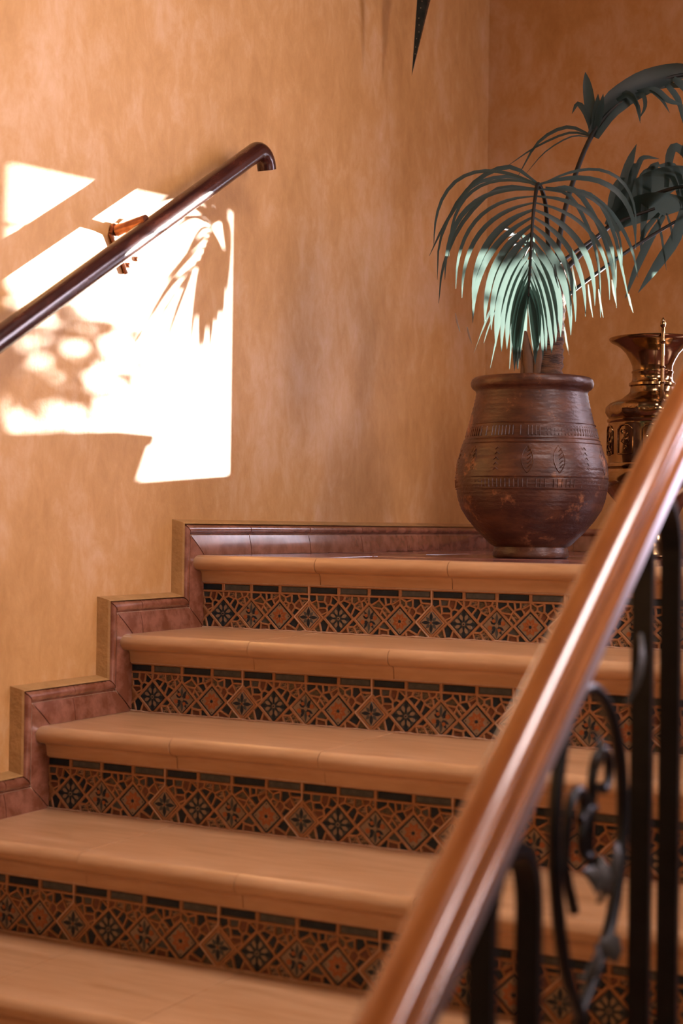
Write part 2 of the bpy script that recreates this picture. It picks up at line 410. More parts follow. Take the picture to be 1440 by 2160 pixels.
SHM = ['navy', 'rust', 'speck', 'slate', 'navy', 'moss', 'navy', 'speck', 'rust']
RH = 0.0026   # ridge height
def ridge_cell(mb, cell, w=0.0014, slope=0.0012):
    """a raised rim around one cell, sloping down to its glazed piece"""
    c0 = cell if area2(cell) > 0 else cell[::-1]
    a = inset(c0, w); bb = inset(c0, w + slope)
    if len(a) < 3 or len(bb) < 3: 
        mb.add([(x, -RH, z) for x, z in c0], [tuple(range(len(c0)))]); return None
    # rims by fan between rings of possibly different size: triangulate with a bridge
    def bridge(o, oy, i, iy):
        co = (sum(p[0] for p in i) / len(i), sum(p[1] for p in i) / len(i))
        ao = sorted(o, key=lambda p: math.atan2(p[1] - co[1], p[0] - co[0])); ai = sorted(i, key=lambda p: math.atan2(p[1] - co[1], p[0] - co[0]))
        vs = [(p[0], oy, p[1]) for p in ao] + [(p[0], iy, p[1]) for p in ai]; no, ni = len(ao), len(ai)
        an = lambda p: math.atan2(p[1] - co[1], p[0] - co[0])
        fs = []; I = J = 0
        while I < no or J < ni:
            ta = an(ao[I % no]) + (2 * math.pi if I >= no else 0) if I < no else 99
            tb = an(ai[J % ni]) + (2 * math.pi if J >= ni else 0) if J < ni else 99
            na = an(ao[(I + 1) % no]) + (2 * math.pi if I + 1 >= no else 0); nb = an(ai[(J + 1) % ni]) + (2 * math.pi if J + 1 >= ni else 0)
            if J >= ni or (I < no and na <= nb): fs.append((I % no, (I + 1) % no, no + J % ni)); I += 1
            else: fs.append((I % no, no + (J + 1) % ni, no + J % ni)); J += 1
        mb.add(vs, fs)
    bridge(c0, -RH, a, -RH); bridge(a, -RH, bb, 0.0006)
    return bb
def piece_mesh(name, poly, m, y=0.0004, d=0.0008):
    poly = poly if area2(poly) > 0 else poly[::-1]
    # top slightly domed inside the rim
    a = inset(poly, 0.0006)
    if len(a) != len(poly): a = [((p[0] * 0.9 + 0.1 * sum(q[0] for q in poly) / len(poly)), (p[1] * 0.9 + 0.1 * sum(q[1] for q in poly) / len(poly))) for p in poly]
    n = len(poly); vs = [(x, y, z) for x, z in poly] + [(x, y - d, z) for x, z in a]
    me = bpy.data.meshes.new(name); me.from_pydata(vs, [], [tuple(range(n, 2 * n))] + [(i, (i + 1) % n, n + (i + 1) % n, n + i) for i in range(n)]); me.materials.append(m)
    return me
# build the shared meshes of one full tile; tile local x runs from 0 to TW, diamond i sits at x = i*PP
shard_meshes = []      # (x of centre, mesh)
body = MB()
for g, cells in enumerate(cells_pat):
    for ci, c in enumerate(cells):
        inner = ridge_cell(body, c)
        if inner:
            cx = sum(p[0] for p in inner) / len(inner); cz = sum(p[1] for p in inner) / len(inner)
            loc = [(p[0] - cx, p[1] - cz) for p in inner]
            shard_meshes.append((cx, cz, piece_mesh('shard', loc, M[SHM[(ci * 5 + g * 2 + (3 if cz < PA else 0)) % len(SHM)]]), max(p[0] for p in inner)))
def dia(cx, h): return [(cx - h, PA), (cx, PA - h), (cx + h, PA), (cx, PA + h)]
def clipz(poly, z0=0.0): return clip(poly, 0, -1, -z0)
def body_diamond(mb, cx, half=None):
    c = dia(cx, HP); c = clipz(c, 0.0)
    if half == 'L': c = clip(c, -1, 0, -cx)
    if half == 'R': c = clip(c, 1, 0, cx)
    ridge_cell(mb, c, 0.0026, 0.0016)
# diamond relief plates, four patterns
def petals(mb, n, r0, r1, wd, y, mi, ph=0.0, th=0.0006):
    for k in range(n):
        a = ph + 2 * math.pi * k / n; ca, sa = math.cos(a), math.sin(a)
        P = [(r0, 0), ((r0 + r1) * 0.45, -wd), ((r0 + r1) * 0.62, -wd * 0.95), (r1, 0), ((r0 + r1) * 0.62, wd * 0.95), ((r0 + r1) * 0.45, wd)]
        P = [(p[0] * ca - p[1] * sa, p[0] * sa + p[1] * ca) for p in P]; m_ = len(P)
        mb.add([(x, y, z) for x, z in P] + [(x * 0.97, y - th, z * 0.97) for x, z in P], [tuple(range(m_, 2 * m_))] + [(i, (i + 1) % m_, m_ + (i + 1) % m_, m_ + i) for i in range(m_)], mi)
def disc(mb, cx, cz, r, y, mi, n=8, th=0.0006):
    P = [(cx + r * math.cos(2 * math.pi * i / n), cz + r * math.sin(2 * math.pi * i / n)) for i in range(n)]
    mb.add([(x, y, z) for x, z in P] + [(x, y - th, z) for x, z in P], [tuple(range(n, 2 * n))] + [(i, (i + 1) % n, n + (i + 1) % n, n + i) for i in range(n)], mi)
def diamond_mesh(kind):
    mb = MB(); H = HP - 0.0058
    def dplate(h, y, mi, d=0.0008):
        P = [(-h, 0), (0, -h), (h, 0), (0, h)]; e = 0.0007; Q = [(-h + e, 0), (0, -h + e), (h - e, 0), (0, h - e)]
        mb.add([(x, y, z) for x, z in P] + [(x, y - d, z) for x, z in Q], [(4, 5, 6, 7)] + [(i, (i + 1) % 4, 4 + (i + 1) % 4, 4 + i) for i in range(4)], mi)
    if kind == 'A':      # pale petals round a dark star
        dplate(H, 0.0006, 3, 0.0010); dplate(H - 0.0020, -0.0002, 1, 0.0004)
        petals(mb, 4, H * 0.44, H * 0.98, 0.0040, -0.0006, 3, 0, 0.0003)
        petals(mb, 8, H * 0.26, H * 0.68, 0.0036, -0.0008, 0, R(22.5), 0.0005)
        petals(mb, 8, 0.002, H * 0.62, 0.0015, -0.0011, 3, 0, 0.0004); disc(mb, 0, 0, 0.0040, -0.0013, 0); disc(mb, 0, 0, 0.0020, -0.0018, 3)
    elif kind == 'B':    # leafy sprays with orange blooms
        dplate(H, 0.0006, 3, 0.0010); dplate(H - 0.0016, -0.0002, 0, 0.0004)
        for s in (1, -1):
            for a, l_ in ((90, 0.86), (58, 0.72), (122, 0.72), (30, 0.62), (150, 0.55)):
                petals(mb, 1, 0.003, H * l_, 0.0030, -0.0007, 3 if a != 90 else 1, R(a) * s, 0.0004)
            for (px, pz, r_) in ((s * H * 0.46, H * 0.16 * s, 0.0052), (-s * H * 0.20, s * H * 0.30, 0.0040)): disc(mb, px, pz, r_, -0.0012, 2)
        disc(mb, 0, 0, 0.0045, -0.0012, 0)
    elif kind == 'C':    # eight petalled orange flower in a blue border
        dplate(H + 0.0008, 0.0006, 3, 0.0014); dplate(H - 0.0036, -0.0006, 0, 0.0004)
        petals(mb, 8, 0.002, H * 0.62, 0.0048, -0.0010, 2, R(22.5), 0.0005); petals(mb, 8, 0.002, H * 0.34, 0.0014, -0.0016, 5, R(22.5), 0.0003); disc(mb, 0, 0, 0.0034, -0.0018, 3)
        for a in range(4): disc(mb, H * 0.72 * math.cos(a * math.pi / 2), H * 0.72 * math.sin(a * math.pi / 2), 0.0013, -0.0010, 3, 6)
    else:                # small blue flower inside a thick clay frame
        dplate(H + 0.0008, 0.0006, 5, 0.0026); dplate(H - 0.0046, -0.0020, 3, 0.0004); dplate(H - 0.0062, -0.0021, 0, 0.0006)
        petals(mb, 4, 0.001, H * 0.74, 0.0040, -0.0027, 3, 0, 0.0004); petals(mb, 4, 0.001, H * 0.55, 0.0036, -0.0027, 1, R(45), 0.0004); petals(mb, 4, 0.001, 0.007, 0.0016, -0.0031, 0, R(45), 0.0004); disc(mb, 0, 0, 0.0018, -0.0035, 2)
    me = bpy.data.meshes.new('diamond'); me.from_pydata(mb.v, [], mb.f)
    for k in ('cream', 'slate', 'flower', 'navy', 'cream', 'clay'): me.materials.append(M[k])
    if kind in 'B': me.materials[4] = M['cream2'] if 'cream2' in M else M['cream']
    for p, i in zip(me.polygons, mb.m): p.material_index = i
    return me
DM = [diamond_mesh(k) for k in 'DABC']      # index = i mod 4
def bar_mesh(L_, m):
    mb = MB(); e = 0.0012; z0, z1 = BZ0, BZ1
    mb.add([(0, 0.0006, z0), (L_, 0.0006, z0), (L_, 0.0006, z1), (0, 0.0006, z1), (e, -0.0010, z0 + e), (L_ - e, -0.0010, z0 + e), (L_ - e, -0.0010, z1 - e), (e, -0.0010, z1 - e)],
           [(4, 5, 6, 7), (0, 1, 5, 4), (1, 2, 6, 5), (2, 3, 7, 6), (3, 0, 4, 7)])
    me = bpy.data.meshes.new('glazed_bar'); me.from_pydata(mb.v, [], mb.f); me.materials.append(m); return me
BL = PP - 0.0085
BARM = [bar_mesh(BL, M['navy']), bar_mesh(BL, M['slate'])]

# tile body: field rims + diamond seats + frame round the bars
def frame_rect(mb, x0, z0, x1, z1, bx0, bx1):
    # face with a recess for one bar
    O = [(x0, z0), (x1, z0), (x1, z1), (x0, z1)]; I = [(bx0, BZ0 - 0.0012), (bx1, BZ0 - 0.0012), (bx1, BZ1 + 0.0012), (bx0, BZ1 + 0.0012)]
    J = [(bx0 + 0.0012, BZ0), (bx1 - 0.0012, BZ0), (bx1 - 0.0012, BZ1), (bx0 + 0.0012, BZ1)]
    mb.add([(x, -RH, z) for x, z in O] + [(x, -RH, z) for x, z in I] + [(x, 0.0006, z) for x, z in J],
           [(i, (i + 1) % 4, 4 + (i + 1) % 4, 4 + i) for i in range(4)] + [(4 + i, 4 + (i + 1) % 4, 8 + (i + 1) % 4, 8 + i) for i in range(4)])
for i in range(4):
    body_diamond(body, i * PP, 'L' if i == 0 else None)
    frame_rect(body, i * PP, FT, (i + 1) * PP, TOP, i * PP + 0.0030, (i + 1) * PP - 0.0030)
body_diamond(body, 4 * PP, 'R')
body.add([(0, 0.0008, 0), (TW, 0.0008, 0), (TW, 0.0008, TOP), (0, 0.0008, TOP)], [(0, 1, 2, 3)])
# a thin upstanding seam runs down each tile's left edge and round its first diamond
def seam_strip(mb, pts, w=0.0016, y=-0.0030):
    P = [Vector((p[0], 0, p[1])) for p in pts]
    for a, c in zip(P[:-1], P[1:]):
        d = (c - a).normalized(); nrm = Vector((-d.z, 0, d.x)) * w
        q = [a - nrm, c - nrm, c + nrm, a + nrm]
        mb.add([(v.x, -RH + 0.0006, v.z) for v in q] + [((v.x + m_.x) / 2, y, (v.z + m_.z) / 2) for v, m_ in zip(q, (a, c, c, a))],
               [(4, 5, 6, 7), (0, 1, 5, 4), (1, 2, 6, 5), (2, 3, 7, 6), (3, 0, 4, 7)])
sm = MB(); seam_strip(sm, [(0, TOP), (0, PA + HP), (-HP + 0.0012, PA), (-PA * 0.12 - 0.0, 0.0015)])
body_me = bpy.data.meshes.new('tile_body'); body_me.from_pydata(body.v, [], body.f); body_me.materials.append(M['clay'])
seam_me = bpy.data.meshes.new('grout_seam'); seam_me.from_pydata(sm.v, [], sm.f); seam_me.materials.append(M['pale_grout'])

# nosing tile profile (y, z) from back to underside, relative to the riser plane and tread height
NP = [(SD + 0.0, 0.0), (-0.010, 0.0)]
for a in range(0, 181, 15):
    NP.append((-0.020 - 0.0185 * math.sin(R(a)), -0.0175 + 0.0175 * math.cos(R(a))))
NP += [(-0.014, -0.0365), (-0.011, -0.040), (-0.0095, -0.046), (-0.0085, -0.054), (-0.0075, -0.0615), (0.0, -0.0615), (0.010, -0.012), (SD + 0.0, -0.012)]
TT = 0.3265
def nose_tile(par, x0, x1, y, z, depth):
    vs = []; tilt = random.uniform(-0.0006, 0.0006)
    for xx in (x0 + 0.0007, x1 - 0.0007):
        for a, c in NP:
            yy = depth if a > 0.1 else a
            vs.append((xx, y + yy + tilt, z + c + tilt))
    n_ = len(NP)
    fs = [(i, (i + 1) % n_, n_ + (i + 1) % n_, n_ + i) for i in range(n_)] + [tuple(range(n_)), tuple(range(2 * n_ - 1, n_ - 1, -1))]
    return smooth_by_angle(mesh('nosing_tile', vs, fs, M['tread'], par), 35)
FIRST = {}
for k in range(NS):
    y, z = -k * SD, -k * SH
    st = tag(empty('stair_step', (0, y, z - SH)), kind='structure')
    lz = SH
    # core
    q = MB(); q.box(0, 0.001, -0.6 if k == NS - 1 else -0.02, XR, SD + (1.0 if 0 else 0) if k else 0.02, SH - 0.013); q.build('step_core', M['grout'], st)
    # nosing tiles with mortar between
    xx = 0.0
    while xx < XR - 0.01:
        nx = min(xx + TT, XR); nose_tile(st, xx, nx, 0.0, lz, SD - 0.0015 if k else 0.014); xx = nx
    # riser band
    nt_ = 0
    base = PX0
    for t in range(-0, 6):
        tx = base + t * TW
        if tx > XR: break
        tb = link('riser_tile', body_me, st); tb.location = (tx, 0, 0)
        if t > 0:
            s_ = link('grout_seam', seam_me, st); s_.location = (tx, 0, 0)
        for i in range(4):
            px = tx + i * PP
            if px > 0.028 and px < XR:
                d_ = link('diamond', DM[i], tb); d_.location = (i * PP, 0, PA)
            if px + PP < XR + 0.05 and px + 0.004 > -0.02:
                b_ = link('glazed_bar', BARM[i % 2], tb); b_.location = (i * PP + 0.0042, 0, 0)
        for (cx, cz, me, mxx) in shard_meshes:
            if 0.0 < tx + cx < XR:
                s_ = link('shard', me, tb); s_.location = (cx, 0, cz)
    # thin mortar lines: under the nosing, along the tread, along the skirting
    q = MB(); q.tube([(0.0, -0.003, lz - 0.0625), (XR, -0.003, lz - 0.0625)], 0.0022, 6); q.tube([(0.001, -0.002, 0.002), (0.001, -0.002, lz - 0.06)], 0.0024, 6)
    pts = [(0.0, -0.020 - 0.0192 * math.sin(R(a)), lz - 0.0175 + 0.0182 * math.cos(R(a))) for a in range(0, 181, 20)]
    q.tube(pts, 0.0022, 6)
    q.build('mortar_line', M['pale_grout'], st)
    q = MB(); rr = random.Random(k)
    P = []; xx = 0.004
    while xx < XR: P.append((xx, -0.0025 - rr.uniform(0, 0.0015), rr.uniform(-0.0006, 0.0012))); xx += rr.uniform(0.006, 0.016)
    q.tube(P, [rr.uniform(0.0016, 0.0034) for _ in P], 5); q.build('mortar_bead', M['grout'], st)

# ------------------------------------------------------------------ wall handrail
RX = 0.058; RZ = lambda y: 0.9015 + 0.6005 * y
hr = tag(empty('wall_handrail', (RX, -0.3, RZ(-0.3))), 'dark lacquered round handrail on a wall bracket, its upper end turned down', 'handrail')
L0 = Vector(hr.location)
pA = Vector((RX, -1.9, RZ(-1.9))); e1 = Vector((RX, 0.125, RZ(0.125)))
P = [pA.lerp(e1, i / 14) for i in range(15)]
dr = Vector((0, 1, 0.6005)).normalized()
bend = []
rc = 0.036; nrm = Vector((0, dr.z, -dr.y))
cc = e1 + nrm * rc
for i in range(1, 9):
    a = i / 8 * R(112)
    bend.append(cc - nrm * rc * math.cos(a) + dr * rc * math.sin(a))
last = bend[-1] - bend[-2]
P += bend + [bend[-1] + last * 0.8, bend[-1] + last * 0.86]
q = MB(); q.tube([p - L0 for p in P], [0.0235] * (len(P) - 2) + [0.0232, 0.020], 28); q.build('rail', M['lacquer'], hr, smooth=50)
# bracket: plate on the wall, strap, arm, two screws
W = lambda yy, zz, xx=WX: Vector((xx, yy, zz)) - L0
def wallpt(u, v, x=WX):
    d = _w + CR * ((u - 720) / FPX) - CU * ((v - 1080) / FPX); return CAM + d * ((x - CAM.x) / d.x)
br = empty('bracket', wallpt(250, 520) - L0, hr); L1 = L0 + br.location
pl = [wallpt(229, 488), wallpt(262, 578), wallpt(290, 552), wallpt(258, 462)]
vs = [p - L1 + Vector((0.0005, 0, 0)) for p in pl] + [p - L1 + Vector((0.0045, 0, 0)) for p in pl]
mesh('wall_plate', vs, [(0, 1, 2, 3), (7, 6, 5, 4), (0, 4, 5, 1), (1, 5, 6, 2), (2, 6, 7, 3), (3, 7, 4, 0)], M['plate'], br)
q = MB(); a0 = wallpt(238, 487) - L1; a0.x = 0.004; a1 = Vector((RX - WX, a0.y + 0.006, a0.z + 0.016))
arm_end = a1
q.tube([a0, a0 + Vector((0.006, 0, 0.0)), a0 + Vector((0.0061, 0, 0))], [0.017, 0.017, 0.0125], 20)
q.tube([a0 + Vector((0.006, 0, 0)), a0.lerp(a1, 0.3), a1], [0.0135, 0.0115, 0.0145], 20); q.build('arm', M['bracket'], br, smooth=40)
q = MB()
s0 = wallpt(228, 492) - L1; s1_ = wallpt(262, 577) - L1
q.tube([s0 + Vector((0.005, 0, 0)), s1_ + Vector((0.005, 0, 0))], 0.0050, 8); q.build('strap', M['bracket'], br, smooth=40)
for (u, v) in ((266, 560), (283, 547)):
    c = wallpt(u, v) - L1; q = MB(); q.tube([c + Vector((0.004, 0, 0)), c + Vector((0.008, 0, 0)), c + Vector((0.010, 0, 0)), c + Vector((0.0108, 0, 0))], [0.0058, 0.0058, 0.0045, 0.001], 14)
    q.build('screw', M['bracket'], br, smooth=30)

# ------------------------------------------------------------------ balustrade in front
BX = 1.50
bal = tag(empty('stair_balustrade', (BX, -1.5, -0.9)), 'orange wooden banister over black iron scrollwork and bars along open side of stairs', 'banister')
LB = Vector(bal.location)
SL = 0.665; RC = lambda y: 0.045 + SL * (y + 1.5)
tdir = Vector((0, 1, SL)).normalized(); ndir = Vector((0, -SL, 1)).normalized()
half = [(0.000, 0.0375), (0.012, 0.0370), (0.021, 0.0350), (0.0265, 0.0310), (0.0290, 0.0250), (0.0293, 0.0170), (0.0275, 0.0130), (0.0235, 0.0100), (0.0215, 0.004), (0.0210, -0.004), (0.0225, -0.0100), (0.0265, -0.0125), (0.0300, -0.0165), (0.0308, -0.0220), (0.0290, -0.0280), (0.0240, -0.0320), (0.0200, -0.034)]
half = [(a * 0.66, h * 0.66) for a, h in half]
prof = half + [(-x, n_) for x, n_ in half[::-1][:-1]]
def sweep(mb, prof, y0, y1, n=14, off=0.0):
    k = len(prof); vs = []
    for i in range(n + 1):
        y = y0 + (y1 - y0) * i / n; c = Vector((BX, y, RC(y))) - LB
        for a, h in prof: vs.append(c + Vector((a, 0, 0)) + ndir * (h + off))
    fs = [(i * k + j, i * k + (j + 1) % k, (i + 1) * k + (j + 1) % k, (i + 1) * k + j) for i in range(n) for j in range(k)]
    fs += [tuple(range(k)), tuple(range(n * k + k - 1, n * k - 1, -1))]
    mb.add(vs, fs)
q = MB(); sweep(q, prof, -2.75, 0.2, 20); q.build('handrail', M['wood'], bal, smooth=32)
q = MB(); sweep(q, [(-0.0160, -0.0222), (0.0165, -0.0222), (0.0195, -0.0325), (0.0170, -0.0335), (-0.0170, -0.0335)], -2.75, 0.2, 2); q.build('rail_channel', M['strip'], bal)
YP = lambda y: y
def bar_leg(mb, y, z0, z1, wx=0.024, wy=0.013):
    mb.box(-wx / 2, y - LB.y - wy / 2, z0 - LB.z, wx / 2, y - LB.y + wy / 2, z1 - LB.z)
def hairpin(yc, sep, ztop, extra=0.0):
    mb = MB(); r = sep / 2; wx, wy = 0.024, 0.012
    pts = []
    zb = (math.floor(-yc / SD)) * -SH - SH + 0.0
    zb = -SH * (math.ceil(-yc / SD)) 
    pts.append((yc - r, zb)); pts.append((yc - r, (zb + ztop) / 2)); pts.append((yc - r, ztop - r * 1.15))
    for i in range(1, 12):
        a = math.pi - i * math.pi / 12; pts.append((yc + r * math.cos(a), ztop - r * 1.15 + r * 1.15 * math.sin(a)))
    pts.append((yc + r, ztop - r * 1.15)); pts.append((yc + r, (zb + ztop) / 2)); pts.append((yc + r, zb))
    vs = []
    for i, (y, z) in enumerate(pts):
        a, c = pts[max(i - 1, 0)], pts[min(i + 1, len(pts) - 1)]
        t = Vector((0, c[0] - a[0], c[1] - a[1])).normalized(); nn = Vector((0, -t.z, t.y)); p = Vector((0, y - LB.y, z - LB.z))
        for sx, sn in ((-1, -1), (1, -1), (1, 1), (-1, 1)): vs.append(p + Vector((sx * wx / 2, 0, 0)) + nn * (sn * wy / 2))
    fs = [(i * 4 + j, i * 4 + (j + 1) % 4, (i + 1) * 4 + (j + 1) % 4, (i + 1) * 4 + j) for i in range(len(pts) - 1) for j in range(4)]
    fs += [(0, 1, 2, 3), tuple(4 * len(pts) - 1 - j for j in range(4))]
    mb.add(vs, fs); o = mb.build('iron_bar_pair', M['iron'], bal, smooth=30)
    return zb
def spiral(c, r0, r1, a0, a1, n=22):
    return [(c[0] + (r0 + (r1 - r0) * i / n) * math.cos(R(a0 + (a1 - a0) * i / n)), c[1] + (r0 + (r1 - r0) * i / n) * math.sin(R(a0 + (a1 - a0) * i / n))) for i in range(n + 1)]
def itube(mb, P, r, flat=None, x=0.0, n=10):
    mb.tube([(x, y - LB.y, z - LB.z) for y, z in P], r, n)
def leaf_blade(mb, p, ang, L_, w, x=0.0):
    p = Vector((x, p[0] - LB.y, p[1] - LB.z)); d = Vector((0, math.cos(R(ang)), math.sin(R(ang)))); s = Vector((0, -d.z, d.y)); vs = []; N_ = 7
    for i in range(N_):
        t = i / (N_ - 1); wd = w * math.sin(math.pi * min(1, t * 0.9 + 0.1)) + 0.0008; c = p + d * L_ * t + Vector((0.010 * math.sin(t * 3), 0, 0))
        vs += [c - s * wd, c + Vector((0.004, 0, 0)), c + s * wd, c - Vector((0.003, 0, 0))]
    fs = [(i * 4 + j, i * 4 + (j + 1) % 4, (i + 1) * 4 + (j + 1) % 4, (i + 1) * 4 + j) for i in range(N_ - 1) for j in range(4)] + [(0, 1, 2, 3)]
    mb.add(vs, fs)
def panel(yc, dz):
    """scroll panel: a tall pointed loop with curls and leaves inside"""
    z = lambda v: v + dz
    pts = [(yc - 0.035, z(-0.420)), (yc - 0.080, z(-0.36)), (yc - 0.110, z(-0.27)), (yc - 0.112, z(-0.19)), (yc - 0.085, z(-0.12)), (yc - 0.040, z(-0.090)), (yc + 0.010, z(-0.095)), (yc + 0.062, z(-0.13)), (yc + 0.094, z(-0.19)), (yc + 0.098, z(-0.26)), (yc + 0.060, z(-0.35)), (yc - 0.035, z(-0.420))]
    P = [(p.x, p.y) for p in catmull([Vector((a, c, 0)) for a, c in pts], 6)]
    q = MB(); itube(q, P, 0.0072); q.build('iron_loop', M['iron'], bal, smooth=40)
    q = MB(); itube(q, [(yc - 0.055, z(-0.31)), (yc - 0.085, z(-0.26)), (yc - 0.075, z(-0.215))] + spiral((yc - 0.045, z(-0.212)), 0.030, 0.010, 180, -60), 0.0056); q.build('iron_scroll', M['iron'], bal, smooth=40)
    q = MB(); itube(q, spiral((yc + 0.030, z(-0.185)), 0.036, 0.012, 210, -120), 0.0056); itube(q, [(yc - 0.005, z(-0.20)), (yc - 0.012, z(-0.25)), (yc + 0.005, z(-0.29)), (yc + 0.05, z(-0.31))], 0.0056); q.build('iron_scroll', M['iron'], bal, smooth=40)
    q = MB(); itube(q, spiral((yc - 0.012, z(-0.245)), 0.034, 0.014, 60, 300), 0.0052); q.build('iron_scroll', M['iron'], bal, smooth=40)
    for (a, c, an, l, w) in ((yc - 0.000, z(-0.175), 115, 0.05, 0.009), (yc + 0.01, z(-0.30), 150, 0.06, 0.014), (yc + 0.02, z(-0.30), 40, 0.06, 0.016), (yc + 0.015, z(-0.315), 95, 0.05, 0.014), (yc + 0.01, z(-0.36), 200, 0.06, 0.014), (yc + 0.02, z(-0.36), -20, 0.06, 0.014)):
        q = MB(); leaf_blade(q, (a, c), an, l, w, 0.002); q.build('iron_leaf', M['bronze'], bal, smooth=50)
    # stem joining the loop foot to the step
    zb = -SH * (math.ceil(-yc / SD))
    q = MB(); itube(q, [(yc - 0.035, z(-0.42)), (yc - 0.02, z(-0.46)), (yc + 0.01, z(-0.50)), (yc + 0.01, min(zb, z(-0.52)))], 0.0072); q.build('iron_stem', M['iron'], bal, smooth=40)
    # upper leaf leaning out from the bar beside the loop
    q = MB(); leaf_blade(q, (yc + 0.095, z(-0.115)), 62, 0.085, 0.011, 0.004); q.build('iron_leaf', M['bronze'], bal, smooth=50)
for i in range(-1, 4):
    dy = i * 0.49; dz = dy * SL
    hairpin(-1.3315 + dy + (0.03 if i == -1 else 0), 0.112, 0.112 + dz)
    panel(-1.555 + dy, dz)
# iron rods carry the rail
for i in range(-1, 4):
    y = -1.3315 + 0.49 * i; q = MB()
    q.tube([(0, y - LB.y, RC(y) - 0.036 - LB.z), (0, y - LB.y, 0.112 + 0.49 * i * SL - LB.z - 0.003)], 0.006, 8)
    q.build('rail_support', M['iron'], bal)
q = MB()
for k in range(3):
    y = -1.995 + 0.014 * k * 0.7; c = Vector((BX, y, RC(y))) - LB
    q.tube([c + ndir * -0.0205 + Vector((0.0192, 0, 0)), c + ndir * -0.010 + Vector((0.0200, 0, 0))], 0.0011, 6)
q.build('inlay_line', M['rivet'], bal)

# ------------------------------------------------------------------ terracotta pot
PY = 0.50
pc = at(1118, 1172, PY); pc.z = 0.0; PS = (pc - CAM).dot(_w) * 815 / FPX
pot = tag(empty('terracotta_pot', pc), 'big dark worn terracotta jar on the landing holding the palm', 'plant pot')
prof = [(0.0, 0.001), (0.092, 0.001), (0.097, 0.004), (0.098, 0.014), (0.095, 0.024), (0.094, 0.029), (0.104, 0.035), (0.118, 0.049), (0.136, 0.066), (0.163, 0.098), (0.181, 0.126), (0.190, 0.152), (0.1955, 0.185), (0.1965, 0.210), (0.195, 0.232),
        (0.1925, 0.248), (0.187, 0.262), (0.181, 0.285), (0.173, 0.305), (0.170, 0.312), (0.1665, 0.330), (0.160, 0.352), (0.155, 0.372), (0.1495, 0.395), (0.145, 0.415), (0.1435, 0.428), (0.1465, 0.433), (0.153, 0.437), (0.1575, 0.444), (0.1585, 0.452), (0.156, 0.460), (0.150, 0.465), (0.142, 0.465), (0.136, 0.458), (0.134, 0.44), (0.140, 0.38), (0.12, 0.38)]
rp_ = random.Random(3)
def wob(r, z, a): return r * (1 + 0.006 * math.sin(3 * a + 9 * z) + 0.003 * math.sin(7 * a + 23 * z)) + (0.0008 * math.sin(z * 900) if 0.05 < z < 0.43 else 0)
fine = []
for (a, c) in zip(prof[:-1], prof[1:]):
    n_ = max(1, int(math.hypot(c[0] - a[0], c[1] - a[1]) / 0.004)) if 1 < prof.index(a) < 25 else 1
    for i in range(n_): fine.append((a[0] + (c[0] - a[0]) * i / n_, a[1] + (c[1] - a[1]) * i / n_))
fine.append(prof[-1])
print('POTSCALE', PS)
q = MB(); q.lathe(fine, 96, mod=wob); q.build('pot_body', M['pot'], pot, smooth=60)
q = MB(); q.lathe([(0.001, 0.425), (0.06, 0.427), (0.137, 0.420)], 32); q.build('soil', M['soil'], pot, smooth=60)
def pr(z):
    for (a, c) in zip(prof[3:-1], prof[4:]):
        if a[1] <= z <= c[1]: return a[0] + (c[0] - a[0]) * (z - a[1]) / max(1e-6, c[1] - a[1])
    return 0.19
q = MB()
for z in (0.342, 0.302, 0.292, 0.206, 0.176): 
    r = pr(z); q.lathe([(r - 0.002, z - 0.0025), (r + 0.0012, z - 0.001), (r + 0.0014, z + 0.001), (r - 0.002, z + 0.0028)], 96)
for z0, z1, n_ in ((0.310, 0.334, 110), (0.180, 0.200, 110)):
    for j in range(n_):
        if rp_.random() < 0.12: continue
        a = 2 * math.pi * j / n_; r0_, r1_ = pr(z0), pr(z1)
        q.tube([((r0_) * math.cos(a), (r0_) * math.sin(a), z0), ((r1_) * math.cos(a), (r1_) * math.sin(a), z1)], 0.0017, 4, cap=False)
q.build('incised_band', M['pot'], pot, smooth=60)
q = MB()
for j in range(15):      # sprigs pressed into the belly
    a0 = 2 * math.pi * j / 15
    if j % 3 == 2:
        for i in range(5):
            z = 0.222 + i * 0.013; r = pr(z)
            q.tube([(r * math.cos(a0 - 0.035), r * math.sin(a0 - 0.035), z), (r * math.cos(a0), r * math.sin(a0), z + 0.007), (r * math.cos(a0 + 0.035), r * math.sin(a0 + 0.035), z)], 0.0014, 4, cap=False)
    else:
        for side in (-1, 1):
            P = []
            for i in range(9):
                t = i / 8; z = 0.215 + 0.068 * t; r = pr(z); aa = a0 + side * (0.075 * math.sin(math.pi * t) ** 0.8)
                P.append((r * math.cos(aa), r * math.sin(aa), z))
            q.tube(P, 0.0013, 4, cap=False)
        for i in range(5):
            z = 0.228 + i * 0.010; r = pr(z); q.tube([(r * math.cos(a0), r * math.sin(a0), z), (r * math.cos(a0 + 0.045), r * math.sin(a0 + 0.045), z + 0.008)], 0.0012, 4, cap=False)
q.build('leaf_relief', M['pot'], pot, smooth=60)['kind'] = 'stuff'

for o_ in pot.children: o_.scale = (PS, PS, PS)
